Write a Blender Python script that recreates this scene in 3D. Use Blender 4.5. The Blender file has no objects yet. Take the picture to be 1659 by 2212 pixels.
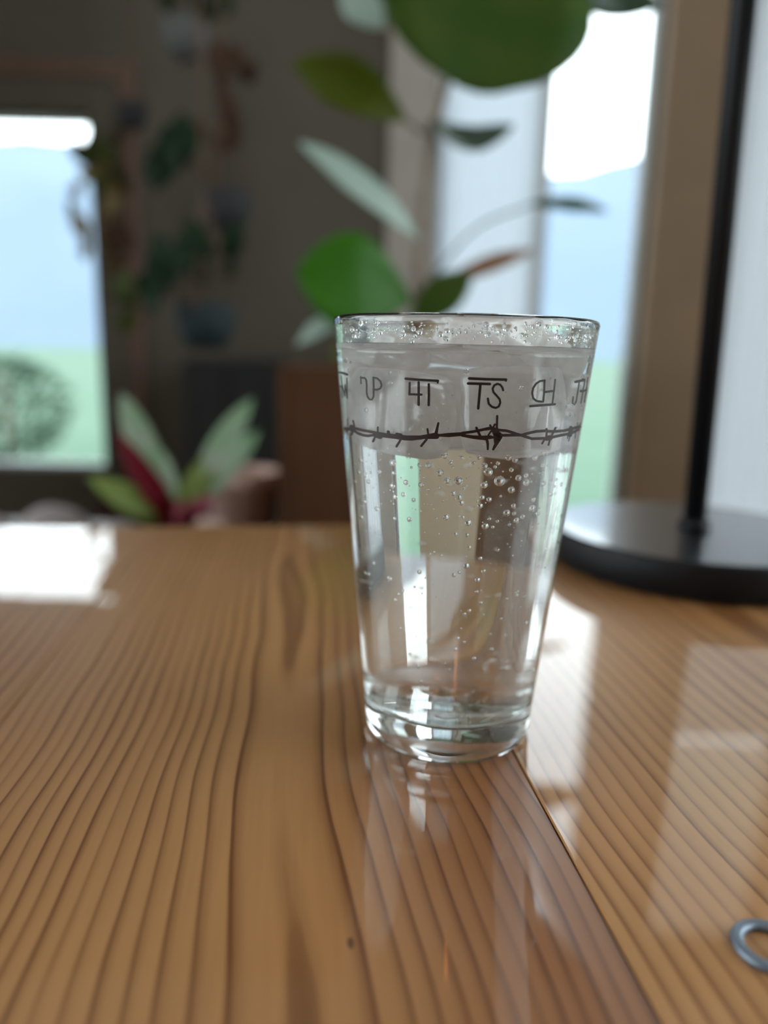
import bpy, bmesh, math, random
from mathutils import Vector, Matrix, noise
R = math.radians
sc = bpy.context.scene
C = sc.collection
random.seed(7)

# ------------------------------------------------------------------ camera
F_PX, PITCH, ROLL = 1624.0, 0.20907, -0.02517
CAM = Vector((-0.0257, -0.2630, 0.13746))
_fw = Vector((0, math.cos(PITCH), -math.sin(PITCH)))
_u0 = Vector((0, math.sin(PITCH), math.cos(PITCH)))
_r0 = Vector((1, 0, 0))
_rt = math.cos(ROLL) * _r0 - math.sin(ROLL) * _u0
_up = math.sin(ROLL) * _r0 + math.cos(ROLL) * _u0
cd = bpy.data.cameras.new('camera')
cam = bpy.data.objects.new('camera', cd)
C.objects.link(cam)
M = Matrix((_rt, _up, -_fw)).transposed().to_4x4()
M.translation = CAM
cam.matrix_world = M
cd.sensor_fit = 'VERTICAL'
cd.sensor_height = 24.0
cd.lens = F_PX / 2212 * 24.0
cd.clip_start = 0.01
cd.clip_end = 4000
cd.dof.use_dof = True
cd.dof.focus_distance = 0.224
cd.dof.aperture_fstop = (cd.lens / 1000) / 0.0066
sc.camera = cam

# ------------------------------------------------------------------ sky, light, exposure
SKY = 6.0
w = bpy.data.worlds.new('overcast_sky')
sc.world = w
w.use_nodes = True
nt = w.node_tree
bg = nt.nodes['Background']
tc = nt.nodes.new('ShaderNodeTexCoord')
sx = nt.nodes.new('ShaderNodeSeparateXYZ')
rp = nt.nodes.new('ShaderNodeValToRGB')
nt.links.new(tc.outputs['Generated'], sx.inputs[0])
nt.links.new(sx.outputs['Z'], rp.inputs[0])
rp.color_ramp.elements[0].color = (0.88, 0.95, 1.0, 1)
rp.color_ramp.elements[1].color = (0.80, 0.90, 1.0, 1)
nt.links.new(rp.outputs[0], bg.inputs[0])
bg.inputs[1].default_value = SKY

vs = sc.view_settings
vs.view_transform = 'Standard'
vs.look = 'None'
vs.exposure = 0.0
vs.gamma = 1.0
vs.use_curve_mapping = False
cy = sc.cycles
cy.max_bounces = 28
cy.transmission_bounces = 28
cy.glossy_bounces = 10
cy.diffuse_bounces = 12
cy.transparent_max_bounces = 24
cy.caustics_reflective = True
cy.caustics_refractive = True
cy.blur_glossy = 0.3
cy.sample_clamp_indirect = 12.0
cy.use_denoising = True

ROOM = dict(x0=-2.7, x1=1.95, y0=-2.6, y1=3.0, z0=-0.75, z1=3.0)

def portal(loc, rot, sx_, sy_):
    l = bpy.data.lights.new('daylight_portal', 'AREA')
    l.shape = 'RECTANGLE'; l.size = sx_; l.size_y = sy_
    l.cycles.is_portal = True
    o = bpy.data.objects.new('daylight_portal', l)
    o.location = loc; o.rotation_euler = rot
    C.objects.link(o)

# ------------------------------------------------------------------ pixel -> world helpers
def ray(px, py):
    return _fw + _rt * ((px - 829.5) / F_PX) - _up * ((py - 1106) / F_PX)

def at(px, py, Y):
    v = ray(px, py)
    return CAM + v * ((Y - CAM.y) / v.y)

def ontable(px, py, z=0.0):
    v = ray(px, py)
    return CAM + v * ((z - CAM.z) / v.z)

# ------------------------------------------------------------------ mesh helpers
def obj(name, bm, m, parent=None, smooth=False, loc=None):
    me = bpy.data.meshes.new(name)
    bmesh.ops.recalc_face_normals(bm, faces=bm.faces)
    bm.to_mesh(me); bm.free()
    if smooth:
        for p in me.polygons: p.use_smooth = True
    me.materials.append(m)
    o = bpy.data.objects.new(name, me)
    C.objects.link(o)
    if parent: o.parent = parent
    if loc is not None: o.location = loc
    return o

def tag(o, label=None, cat=None, group=None, kind=None):
    if label: o['label'] = label
    if cat: o['category'] = cat
    if group: o['group'] = group
    if kind: o['kind'] = kind
    return o

def empty(name, loc, label, cat, group=None, rz=0):
    o = bpy.data.objects.new(name, None)
    o.empty_display_size = 0.02
    o.location = loc; o.rotation_euler = (0, 0, rz)
    C.objects.link(o)
    return tag(o, label, cat, group)

def box(bm, x0, x1, y0, y1, z0, z1, bevel=0, seg=2):
    b = bmesh.new()
    vs_ = [b.verts.new((x, y, z)) for x in (x0, x1) for y in (y0, y1) for z in (z0, z1)]
    for q in ((0, 1, 3, 2), (4, 6, 7, 5), (0, 4, 5, 1), (2, 3, 7, 6), (0, 2, 6, 4), (1, 5, 7, 3)):
        b.faces.new([vs_[i] for i in q])
    bmesh.ops.recalc_face_normals(b, faces=b.faces)
    if bevel:
        bmesh.ops.bevel(b, geom=b.edges[:], offset=bevel, segments=seg, affect='EDGES', profile=0.5)
    me = bpy.data.meshes.new('t'); b.to_mesh(me); b.free()
    bm.from_mesh(me); bpy.data.meshes.remove(me)
    return bm

def bx(*a, **k):
    return box(bmesh.new(), *a, **k)

def lathe(prof, n=64, bm=None, cx=0, cy_=0, close=True):
    """revolve (r, z) profile; r == 0 ends make poles"""
    bm = bm or bmesh.new()
    rings = []
    for r, z in prof:
        if r < 1e-7:
            rings.append([bm.verts.new((cx, cy_, z))])
        else:
            rings.append([bm.verts.new((cx + r * math.cos(2 * math.pi * i / n), cy_ + r * math.sin(2 * math.pi * i / n), z)) for i in range(n)])
    for a, b in zip(rings[:-1], rings[1:]):
        for i in range(n):
            j = (i + 1) % n
            if len(a) == 1 and len(b) == 1: continue
            if len(a) == 1: bm.faces.new((a[0], b[i], b[j]))
            elif len(b) == 1: bm.faces.new((a[i], a[j], b[0]))
            else: bm.faces.new((a[i], a[j], b[j], b[i]))
    return bm

def tube(pts, rad, n=10, bm=None):
    bm = bm or bmesh.new()
    pts = [Vector(p) for p in pts]
    if not hasattr(rad, '__len__'): rad = [rad] * len(pts)
    t0 = (pts[1] - pts[0]).normalized()
    u = t0.orthogonal().normalized()
    rings = []
    for i, p in enumerate(pts):
        t = (pts[min(i + 1, len(pts) - 1)] - pts[max(i - 1, 0)]).normalized()
        u = (u - t * u.dot(t)).normalized()
        v = t.cross(u)
        rings.append([bm.verts.new(p + (u * math.cos(2 * math.pi * k / n) + v * math.sin(2 * math.pi * k / n)) * rad[i]) for k in range(n)])
    for a, b in zip(rings[:-1], rings[1:]):
        for k in range(n):
            bm.faces.new((a[k], a[(k + 1) % n], b[(k + 1) % n], b[k]))
    bm.faces.new(rings[0][::-1]); bm.faces.new(rings[-1])
    return bm

def spline(pts, n=12):
    """catmull-rom through points"""
    P = [Vector(p) for p in pts]
    P = [P[0] * 2 - P[1]] + P + [P[-1] * 2 - P[-2]]
    out = []
    for i in range(1, len(P) - 2):
        for k in range(n):
            t = k / n
            a, b, c, d = P[i - 1], P[i], P[i + 1], P[i + 2]
            out.append(0.5 * ((2 * b) + (c - a) * t + (2 * a - 5 * b + 4 * c - d) * t * t + (3 * b - a - 3 * c + d) * t ** 3))
    out.append(P[-2])
    return out

# ------------------------------------------------------------------ materials
def mat(name, col=(0.5, 0.5, 0.5), rough=0.6, metal=0.0, **kw):
    m = bpy.data.materials.new(name)
    m.use_nodes = True
    p = m.node_tree.nodes['Principled BSDF']
    p.inputs['Base Color'].default_value = (*col, 1)
    p.inputs['Roughness'].default_value = rough
    p.inputs['Metallic'].default_value = metal
    for k, v in kw.items():
        p.inputs[k.replace('_', ' ')].default_value = v
    return m

def nn(m, t, **props):
    n = m.node_tree.nodes.new(t)
    for k, v in props.items(): setattr(n, k, v)
    return n

def link(m, a, b): m.node_tree.links.new(a, b)

def mottled(name, c1, c2, rough=0.6, scale=8, bump=0.0, detail=4, **kw):
    m = mat(name, c1, rough, **kw)
    p = m.node_tree.nodes['Principled BSDF']
    t = nn(m, 'ShaderNodeTexCoord')
    no = nn(m, 'ShaderNodeTexNoise')
    no.inputs['Scale'].default_value = scale
    no.inputs['Detail'].default_value = detail
    r = nn(m, 'ShaderNodeValToRGB')
    r.color_ramp.elements[0].position = 0.35; r.color_ramp.elements[0].color = (*c1, 1)
    r.color_ramp.elements[1].position = 0.65; r.color_ramp.elements[1].color = (*c2, 1)
    link(m, t.outputs['Object'], no.inputs['Vector'])
    link(m, no.outputs['Fac'], r.inputs[0])
    link(m, r.outputs[0], p.inputs['Base Color'])
    if bump:
        b = nn(m, 'ShaderNodeBump'); b.inputs['Strength'].default_value = bump; b.inputs['Distance'].default_value = 0.002
        link(m, no.outputs['Fac'], b.inputs['Height']); link(m, b.outputs[0], p.inputs['Normal'])
    return m

def math_(m, op, a, b=None, clamp=False):
    n = nn(m, 'ShaderNodeMath', operation=op, use_clamp=clamp)
    for i, v in enumerate((a, b)):
        if v is None: continue
        if isinstance(v, (int, float)): n.inputs[i].default_value = v
        else: link(m, v, n.inputs[i])
    return n.outputs[0]

def pine(name, heart, depth, gap, light, deep, line, seed, gloss=True, worn=None):
    """flat-sawn pine: growth rings of a log whose heart lies `depth` under the face at x = heart"""
    m = mat(name, light, 0.42)
    p = m.node_tree.nodes['Principled BSDF']
    t = nn(m, 'ShaderNodeTexCoord')
    mp = nn(m, 'ShaderNodeMapping'); mp.inputs['Location'].default_value = (seed * 1.7, seed * 3.1, seed)
    link(m, t.outputs['Object'], mp.inputs['Vector'])
    def noise_(sx_, sy_, scale=1.0, det=2.0, off=0.0):
        k = nn(m, 'ShaderNodeMapping'); k.inputs['Scale'].default_value = (sx_, sy_, 1); k.inputs['Location'].default_value = (off, off * 2, off)
        link(m, mp.outputs[0], k.inputs['Vector'])
        n = nn(m, 'ShaderNodeTexNoise'); n.inputs['Scale'].default_value = scale; n.inputs['Detail'].default_value = det
        link(m, k.outputs[0], n.inputs['Vector'])
        return n.outputs['Fac']
    s = nn(m, 'ShaderNodeSeparateXYZ'); link(m, t.outputs['Object'], s.inputs[0])
    n1 = noise_(6, 4.0, 1, 2)
    n2 = noise_(2, 2.5, 1, 1.5, 5)
    n3 = noise_(90, 9, 1, 2, 9)
    x = math_(m, 'ADD', math_(m, 'SUBTRACT', s.outputs['X'], heart), math_(m, 'MULTIPLY', math_(m, 'SUBTRACT', n1, 0.5), 0.022))
    z = math_(m, 'ADD', depth, math_(m, 'MULTIPLY', math_(m, 'SUBTRACT', n2, 0.5), 0.010))
    r = math_(m, 'SQRT', math_(m, 'ADD', math_(m, 'MULTIPLY', x, x), math_(m, 'MULTIPLY', z, z)))
    band = math_(m, 'ADD', math_(m, 'DIVIDE', r, gap), math_(m, 'MULTIPLY', n3, 0.30))
    fr = math_(m, 'FRACT', band)
    ringid = math_(m, 'FLOOR', band)
    wn = nn(m, 'ShaderNodeTexWhiteNoise', noise_dimensions='1D'); link(m, ringid, wn.inputs['W'])
    rm = nn(m, 'ShaderNodeValToRGB')
    e = rm.color_ramp.elements
    e[0].position = 0; e[0].color = (0.25, 0.25, 0.25, 1)
    e[1].position = 1; e[1].color = (0.25, 0.25, 0.25, 1)
    for pos, v in ((0.10, 0.0), (0.52, 0.10), (0.80, 0.55), (0.90, 1.0), (0.965, 0.8)):
        q = e.new(pos); q.color = (v, v, v, 1)
    link(m, fr, rm.inputs[0])
    amt = math_(m, 'MULTIPLY', rm.outputs[0], math_(m, 'ADD', 0.45, math_(m, 'MULTIPLY', wn.outputs['Value'], 0.6)))
    fine = noise_(420, 16, 1, 3, 2)
    amt = math_(m, 'ADD', amt, math_(m, 'MULTIPLY', math_(m, 'SUBTRACT', fine, 0.5), 0.30), True)
    big = noise_(9, 2.0, 1, 2, 13)
    mr = nn(m, 'ShaderNodeMapRange'); mr.inputs[1].default_value = 0.35; mr.inputs[2].default_value = 0.65
    link(m, big, mr.inputs[0])
    mixa = nn(m, 'ShaderNodeMix', data_type='RGBA'); mixa.inputs['A'].default_value = (*light, 1); mixa.inputs['B'].default_value = (*deep, 1)
    link(m, mr.outputs[0], mixa.inputs['Factor'])
    mixb = nn(m, 'ShaderNodeMix', data_type='RGBA'); mixb.inputs['B'].default_value = (*line, 1)
    link(m, mixa.outputs['Result'], mixb.inputs['A']); link(m, amt, mixb.inputs['Factor'])
    if worn is not None:          # redder heartwood towards the right-hand edge
        hr = nn(m, 'ShaderNodeMapRange', interpolation_type='SMOOTHSTEP'); hr.inputs[1].default_value = worn - 0.075; hr.inputs[2].default_value = worn - 0.02
        link(m, math_(m, 'ADD', s.outputs['X'], math_(m, 'MULTIPLY', math_(m, 'SUBTRACT', n1, 0.5), 0.04)), hr.inputs[0])
        mixh = nn(m, 'ShaderNodeMix', data_type='RGBA', blend_type='MULTIPLY'); mixh.inputs['B'].default_value = (0.66, 0.54, 0.50, 1)
        link(m, mixb.outputs['Result'], mixh.inputs['A']); link(m, hr.outputs[0], mixh.inputs['Factor'])
        mixb = mixh
    # short dark pores
    vo = nn(m, 'ShaderNodeTexVoronoi'); kk = nn(m, 'ShaderNodeMapping'); kk.inputs['Scale'].default_value = (1, 0.45, 1)
    link(m, mp.outputs[0], kk.inputs['Vector']); link(m, kk.outputs[0], vo.inputs['Vector']); vo.inputs['Scale'].default_value = 38
    pore = math_(m, 'LESS_THAN', vo.outputs['Distance'], 0.035)
    mixc = nn(m, 'ShaderNodeMix', data_type='RGBA'); mixc.inputs['B'].default_value = (line[0] * 0.5, line[1] * 0.5, line[2] * 0.5, 1)
    link(m, mixb.outputs['Result'], mixc.inputs['A']); link(m, math_(m, 'MULTIPLY', pore, 0.8), mixc.inputs['Factor'])
    link(m, mixc.outputs['Result'], p.inputs['Base Color'])
    b = nn(m, 'ShaderNodeBump'); b.inputs['Strength'].default_value = 0.25; b.inputs['Distance'].default_value = 0.0004
    link(m, amt, b.inputs['Height']); link(m, b.outputs[0], p.inputs['Normal'])
    if gloss:
        p.inputs['Coat Weight'].default_value = 1.0
        p.inputs['Coat Roughness'].default_value = 0.02
        p.inputs['Coat IOR'].default_value = 1.5
        p.inputs['Specular IOR Level'].default_value = 0.25
        cb = nn(m, 'ShaderNodeBump'); cb.inputs['Strength'].default_value = 0.05; cb.inputs['Distance'].default_value = 0.0006
        wv = noise_(60, 12, 1, 2, 21)
        if worn is not None:      # varnish scratched dull along the right-hand edge
            wr = nn(m, 'ShaderNodeMapRange'); wr.inputs[1].default_value = worn - 0.016; wr.inputs[2].default_value = worn - 0.008
            link(m, math_(m, 'ADD', s.outputs['X'], math_(m, 'MULTIPLY', math_(m, 'SUBTRACT', noise_(60, 30, 1, 3, 17), 0.5), 0.014)), wr.inputs[0])
            link(m, math_(m, 'ADD', 0.02, math_(m, 'MULTIPLY', wr.outputs[0], 0.38)), p.inputs['Coat Roughness'])
        link(m, wv, cb.inputs['Height']); link(m, cb.outputs[0], p.inputs['Coat Normal'])
    return m

def dielectric(name, ior, rough=0.0, col=(1, 1, 1)):
    m = bpy.data.materials.new(name); m.use_nodes = True
    n = m.node_tree.nodes
    n.remove(n['Principled BSDF'])
    g = n.new('ShaderNodeBsdfGlass'); g.inputs['IOR'].default_value = ior; g.inputs['Roughness'].default_value = rough
    g.inputs['Color'].default_value = (*col, 1)
    link(m, g.outputs[0], n['Material Output'].inputs['Surface'])
    return m

def pane_mat(name):
    m = bpy.data.materials.new(name); m.use_nodes = True
    n = m.node_tree.nodes; n.remove(n['Principled BSDF'])
    t = n.new('ShaderNodeBsdfTransparent'); t.inputs[0].default_value = (0.96, 0.98, 0.97, 1)
    g = n.new('ShaderNodeBsdfGlossy'); g.inputs['Roughness'].default_value = 0.0
    f = n.new('ShaderNodeFresnel'); f.inputs[0].default_value = 1.3
    x = n.new('ShaderNodeMixShader')
    link(m, f.outputs[0], x.inputs[0]); link(m, t.outputs[0], x.inputs[1]); link(m, g.outputs[0], x.inputs[2])
    link(m, x.outputs[0], n['Material Output'].inputs['Surface'])
    return m

def sheet(name, col, trans, rough=0.6, mix=0.5, gloss=0.0, var=None, groove=0.0):
    """thin leaf or cloth: reflects col, lets trans through"""
    m = mat(name, col, rough)
    n = m.node_tree.nodes
    p = n['Principled BSDF']
    tr = n.new('ShaderNodeBsdfTranslucent'); tr.inputs[0].default_value = (*trans, 1)
    p.inputs['Specular IOR Level'].default_value = 0.2
    x = n.new('ShaderNodeMixShader'); x.inputs[0].default_value = mix
    link(m, p.outputs[0], x.inputs[1]); link(m, tr.outputs[0], x.inputs[2])
    link(m, x.outputs[0], n['Material Output'].inputs['Surface'])
    if gloss:
        p.inputs['Coat Weight'].default_value = gloss; p.inputs['Coat Roughness'].default_value = 0.25
    if var:
        t = nn(m, 'ShaderNodeTexCoord'); no = nn(m, 'ShaderNodeTexNoise'); no.inputs['Scale'].default_value = 14
        r = nn(m, 'ShaderNodeValToRGB'); r.color_ramp.elements[0].position = 0.4; r.color_ramp.elements[1].position = 0.62
        r.color_ramp.elements[0].color = (*col, 1); r.color_ramp.elements[1].color = (*var, 1)
        link(m, t.outputs['Object'], no.inputs['Vector']); link(m, no.outputs['Fac'], r.inputs[0]); link(m, r.outputs[0], p.inputs['Base Color'])
    return m

wall_m = mottled('shaded_taupe_plaster', (0.082, 0.069, 0.050), (0.094, 0.079, 0.058), 0.95, 3, 0.05)  # contre-jour shade of the back wall put into its plaster colour
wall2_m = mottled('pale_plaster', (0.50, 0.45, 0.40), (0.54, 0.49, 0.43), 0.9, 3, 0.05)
ceil_m = mottled('ceiling_paint', (0.82, 0.77, 0.73), (0.85, 0.80, 0.76), 0.9, 3)
floor_m = pine('floor_boards', 0, 0.03, 0.006, (0.16, 0.09, 0.045), (0.12, 0.065, 0.03), (0.05, 0.025, 0.012), 3, False)
trimw_m = mottled('brown_window_casing', (0.10, 0.055, 0.035), (0.13, 0.07, 0.045), 0.6, 20)
trimg_m = mottled('greige_painted_trim', (0.36, 0.32, 0.28), (0.40, 0.36, 0.31), 0.6, 6)
post_m = mottled('tan_timber_post', (0.38, 0.255, 0.16), (0.33, 0.235, 0.155), 0.6, 5)
white_m = mottled('white_sash_paint', (0.72, 0.74, 0.74), (0.68, 0.70, 0.71), 0.5, 6)
pane_m = pane_mat('window_pane_glass')
curtain_m = sheet('white_sheer_cloth', (0.75, 0.76, 0.80), (0.72, 0.75, 0.82), 0.9, 0.7)
curtain2_m = sheet('cream_linen_cloth', (0.72, 0.70, 0.72), (0.66, 0.64, 0.68), 0.9, 0.65)
lawn_m = mottled('lawn_grass', (0.048, 0.100, 0.056), (0.060, 0.112, 0.066), 0.95, 0.3, 0)
mount_m = mottled('hazy_slope', (0.112, 0.152, 0.200), (0.128, 0.168, 0.215), 0.95, 0.01, 0)  # bluish airlight haze painted into the slope colour
black_m = mat('black_gloss_metal', (0.004, 0.004, 0.005), 0.3, 0.0, Coat_Weight=1.0, Coat_Roughness=0.06)
matte_black_m = mat('black_satin_metal', (0.003, 0.003, 0.004), 0.55, 0.0, Specular_IOR_Level=0.25)
steel_m = mat('blue_grey_steel', (0.16, 0.19, 0.23), 0.4, 0.6)
ink_m = mat('dark_brown_print', (0.012, 0.004, 0.003), 0.5)
wire_m = mat('oxblood_print', (0.016, 0.003, 0.002), 0.5)
glass_m = dielectric('clear_glass', 1.50, 0.0, (0.985, 0.995, 0.99))
water_m = dielectric('sparkling_water', 1.33)
bubble_m = dielectric('gas_bubble', 1 / 1.33)
drop_m = dielectric('water_drop', 1.33)

def ice_mat():
    m = bpy.data.materials.new('cloudy_ice'); m.use_nodes = True
    n = m.node_tree.nodes; n.remove(n['Principled BSDF'])
    g = n.new('ShaderNodeBsdfGlass'); g.inputs['IOR'].default_value = 1.06; g.inputs['Roughness'].default_value = 0.22
    tr = n.new('ShaderNodeBsdfTranslucent'); tr.inputs[0].default_value = (0.99, 0.96, 0.95, 1)
    df = n.new('ShaderNodeBsdfDiffuse'); df.inputs[0].default_value = (0.985, 0.945, 0.93, 1)
    a = n.new('ShaderNodeMixShader'); a.inputs[0].default_value = 0.45
    link(m, tr.outputs[0], a.inputs[1]); link(m, df.outputs[0], a.inputs[2])
    no = n.new('ShaderNodeTexNoise'); no.inputs['Scale'].default_value = 90; no.inputs['Detail'].default_value = 3
    t = n.new('ShaderNodeTexCoord'); link(m, t.outputs['Object'], no.inputs['Vector'])
    r = n.new('ShaderNodeMapRange'); r.inputs[1].default_value = 0.35; r.inputs[2].default_value = 0.7; r.inputs[3].default_value = 0.62; r.inputs[4].default_value = 0.95
    link(m, no.outputs['Fac'], r.inputs[0])
    b = n.new('ShaderNodeMixShader'); link(m, r.outputs[0], b.inputs[0]); link(m, g.outputs[0], b.inputs[1]); link(m, a.outputs[0], b.inputs[2])
    gl = n.new('ShaderNodeBsdfGlossy'); gl.inputs['Roughness'].default_value = 0.08
    gm = n.new('ShaderNodeMixShader'); gm.inputs[0].default_value = 0.06
    bp = n.new('ShaderNodeBump'); bp.inputs['Strength'].default_value = 0.4; bp.inputs['Distance'].default_value = 0.001
    link(m, no.outputs['Fac'], bp.inputs['Height']); link(m, bp.outputs[0], g.inputs['Normal'])
    link(m, bp.outputs[0], gl.inputs['Normal'])
    link(m, b.outputs[0], gm.inputs[1]); link(m, gl.outputs[0], gm.inputs[2])
    link(m, gm.outputs[0], n['Material Output'].inputs['Surface'])
    return m
ice_m = ice_mat()

# ------------------------------------------------------------------ outdoors
g = bmesh.new()
for q in ((-900, 3.4), (900, 3.4), (900, 1100), (-900, 1100)): g.verts.new((q[0], q[1], -1.15))
g.faces.new(g.verts[:])
tag(obj('lawn_ground', g, lawn_m), kind='structure')
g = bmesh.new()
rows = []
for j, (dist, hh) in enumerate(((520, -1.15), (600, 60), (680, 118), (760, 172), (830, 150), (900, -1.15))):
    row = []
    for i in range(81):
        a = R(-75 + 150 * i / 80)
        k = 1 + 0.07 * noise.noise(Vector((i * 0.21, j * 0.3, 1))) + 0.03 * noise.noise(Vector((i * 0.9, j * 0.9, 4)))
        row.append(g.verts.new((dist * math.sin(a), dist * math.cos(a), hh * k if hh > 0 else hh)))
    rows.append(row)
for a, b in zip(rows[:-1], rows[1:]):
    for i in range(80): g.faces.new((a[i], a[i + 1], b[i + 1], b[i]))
tag(obj('mountain_range', g, mount_m, smooth=True), 'mountain slope tinted pale blue for distance haze far outside the windows', 'mountain')

# ------------------------------------------------------------------ room shell
X0, X1, Y0, Y1, Z0, Z1 = (ROOM[k] for k in ('x0', 'x1', 'y0', 'y1', 'z0', 'z1'))
T = 0.16
def wall_with_holes(name, axis, pos, a0, a1, holes, m):
    """wall of thickness T beyond `pos`; holes = (u0, u1, z0, z1)"""
    bm = bmesh.new()
    us = sorted({a0, a1, *[h[0] for h in holes], *[h[1] for h in holes]})
    for u0, u1 in zip(us[:-1], us[1:]):
        zs = [(Z0, Z1)]
        for h in holes:
            if h[0] <= u0 + 1e-6 and h[1] >= u1 - 1e-6:
                nz = []
                for z0, z1 in zs:
                    if h[2] > z0: nz.append((z0, min(h[2], z1)))
                    if h[3] < z1: nz.append((max(h[3], z0), z1))
                zs = nz
        for z0, z1 in zs:
            if axis == 'y': box(bm, u0, u1, pos[0], pos[1], z0, z1)
            else: box(bm, pos[0], pos[1], u0, u1, z0, z1)
    return tag(obj(name, bm, m), kind='structure')

W1 = (-2.45, -1.25, -0.40, 1.045)      # left window
W2 = (0.155, 1.022, -0.66, 2.72)        # glazed opening behind the fig
W3 = (1.345, 1.93, -0.60, 2.72)          # curtained window at the right
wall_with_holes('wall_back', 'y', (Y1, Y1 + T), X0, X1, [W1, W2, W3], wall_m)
RW = (-1.2, 1.8, 0.0, 2.2)
wall_with_holes('wall_right', 'x', (X1, X1 + T), Y0, Y1, [RW], wall2_m)
LW = (-1.8, 1.6, -0.05, 2.0)
wall_with_holes('wall_front', 'y', (Y0 - T, Y0), X0, X1, [], wall2_m)
wall_with_holes('wall_left', 'x', (X0 - T, X0), Y0, Y1, [LW], wall2_m)
tag(obj('floor', bx(X0 - T, X1 + T, Y0 - T, Y1 + T, Z0 - 0.1, Z0), floor_m), kind='structure')
tag(obj('ceiling', bx(X0 - T, X1 + T, Y0 - T, Y1 + T, Z1, Z1 + 0.1), ceil_m), kind='structure')

def window(name, hole, ax, pos, bars_u=(), bars_z=(), fw=0.05, inner=(0.05, 0.11), m=white_m):
    u0, u1, z0, z1 = hole
    root = bpy.data.objects.new(name, None); C.objects.link(root); tag(root, kind='structure')
    def b(a0, a1, c0, c1, d0=inner[0], d1=inner[1], bm=None):
        bm = bm or bmesh.new()
        if ax == 'y': return box(bm, a0, a1, pos + d0, pos + d1, c0, c1, 0.006, 1)
        return box(bm, pos + d0, pos + d1, a0, a1, c0, c1, 0.006, 1)
    f = bmesh.new()
    for a in ((u0, u0 + fw, z0, z1), (u1 - fw, u1, z0, z1), (u0 + fw, u1 - fw, z0, z0 + fw), (u0 + fw, u1 - fw, z1 - fw, z1)): b(*a, bm=f)
    obj('sash_frame', f, m, root)
    for u in bars_u: obj('mullion', b(u - 0.028, u + 0.028, z0 + fw, z1 - fw), m, root)
    for z in bars_z: obj('glazing_bar', b(u0 + fw, u1 - fw, z - 0.02, z + 0.02), m, root)
    mid = (inner[0] + inner[1]) / 2
    obj('pane', b(u0 + fw, u1 - fw, z0 + fw, z1 - fw, mid - 0.002, mid + 0.002), pane_m, root)
    return root

window('window_1', W1, 'y', Y1, bars_u=(-1.95,), fw=0.02)
window('window_2', W2, 'y', Y1, bars_u=(0.595,), fw=0.03)
window('window_3', W3, 'y', Y1, bars_u=(), fw=0.04)
window('window_4', RW, 'x', X1, bars_u=(0.3,), fw=0.05)
window('window_5', LW, 'x', X0 - T, bars_u=(-0.2,), fw=0.05)
portal((-1.84, Y1 + T + 0.02, 0.32), (R(-90), 0, 0), 1.2, 1.45)
portal((0.57, Y1 + T + 0.02, 1.03), (R(-90), 0, 0), 0.83, 3.38)
portal((X1 + T + 0.02, 0.3, 1.10), (0, R(90), 0), 2.2, 3.0)
portal((X0 - T - 0.02, -0.1, 0.975), (0, R(-90), 0), 2.05, 3.4)

# casings
c = bmesh.new()
box(c, W1[1] + 0.13, W1[1] + 0.20, Y1 - 0.02, Y1, -0.5, W1[3] + 0.19, 0.004, 1)
box(c, W1[0] - 0.2, W1[1] + 0.13, Y1 - 0.02, Y1, W1[3] + 0.125, W1[3] + 0.19, 0.004, 1)
tag(obj('trim_1', c, trimw_m), kind='structure')
c = bmesh.new()
box(c, W1[1], W1[1] + 0.13, Y1 - 0.012, Y1, -0.5, W1[3] + 0.125, 0.004, 1)
box(c, W1[0], W1[1], Y1 - 0.012, Y1, W1[3], W1[3] + 0.125, 0.004, 1)
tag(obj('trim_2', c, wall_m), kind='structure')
c = bx(W2[0] - 0.20, W2[0] - 0.004, Y1 - 0.02, Y1, Z0, Z1 - 0.01, 0.004, 1)
tag(obj('trim_3', c, trimg_m), kind='structure')
c = bx(W2[1] + 0.004, W3[0] - 0.004, Y1 - 0.05, Y1, Z0, Z1 - 0.01, 0.006, 1)
tag(obj('trim_4', c, post_m), kind='structure')

def curtain(name, x0, x1, y, z0, z1, m, label, folds):
    root = empty(name, ((x0 + x1) / 2, y, z0), label, 'curtain')
    bm = bmesh.new(); n = folds * 8
    cx = (x0 + x1) / 2
    rows_ = []
    for j in range(9):
        zz = (z1 - z0) * j / 8
        row = []
        for i in range(n + 1):
            u = i / n
            row.append(bm.verts.new((x0 + (x1 - x0) * u - cx, 0.012 * math.sin(u * folds * 2 * math.pi + 0.5 * math.sin(j * 0.7)) * (1.2 - 0.03 * j), zz)))
        rows_.append(row)
    for a, b in zip(rows_[:-1], rows_[1:]):
        for i in range(n): bm.faces.new((a[i], a[i + 1], b[i + 1], b[i]))
    obj('cloth', bm, m, root, True)
    obj('curtain_rod', tube([(x0 - 0.02 - cx, 0, z1 - z0 + 0.012), (x1 + 0.02 - cx, 0, z1 - z0 + 0.012)], 0.009), trimw_m, root)
curtain('sheer_curtain', W2[0] - 0.005, 0.56, Y1 + 0.025, W2[2] + 0.03, W2[3] - 0.03, curtain_m, 'white sheer curtain drawn over the left pane behind the fig', 5)
curtain('linen_curtain', W3[0] + 0.01, W3[1] - 0.03, Y1 + 0.022, W3[2] + 0.03, 1.56, curtain2_m, 'pale linen curtain at right edge behind the black lamp pole', 6)
added_voile_m = sheet('added_white_voile', (0.85, 0.83, 0.82), (0.97, 0.94, 0.91), 0.9, 0.92)  # voile added out of view to give the table its pale reflection
curtain('added_voile_panel', W3[0] + 0.01, W3[1] - 0.03, Y1 + 0.024, 1.60, W3[3] - 0.03, added_voile_m, 'added thin white voile panel out of view above the linen curtain, mirrored in the table varnish', 6)

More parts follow.
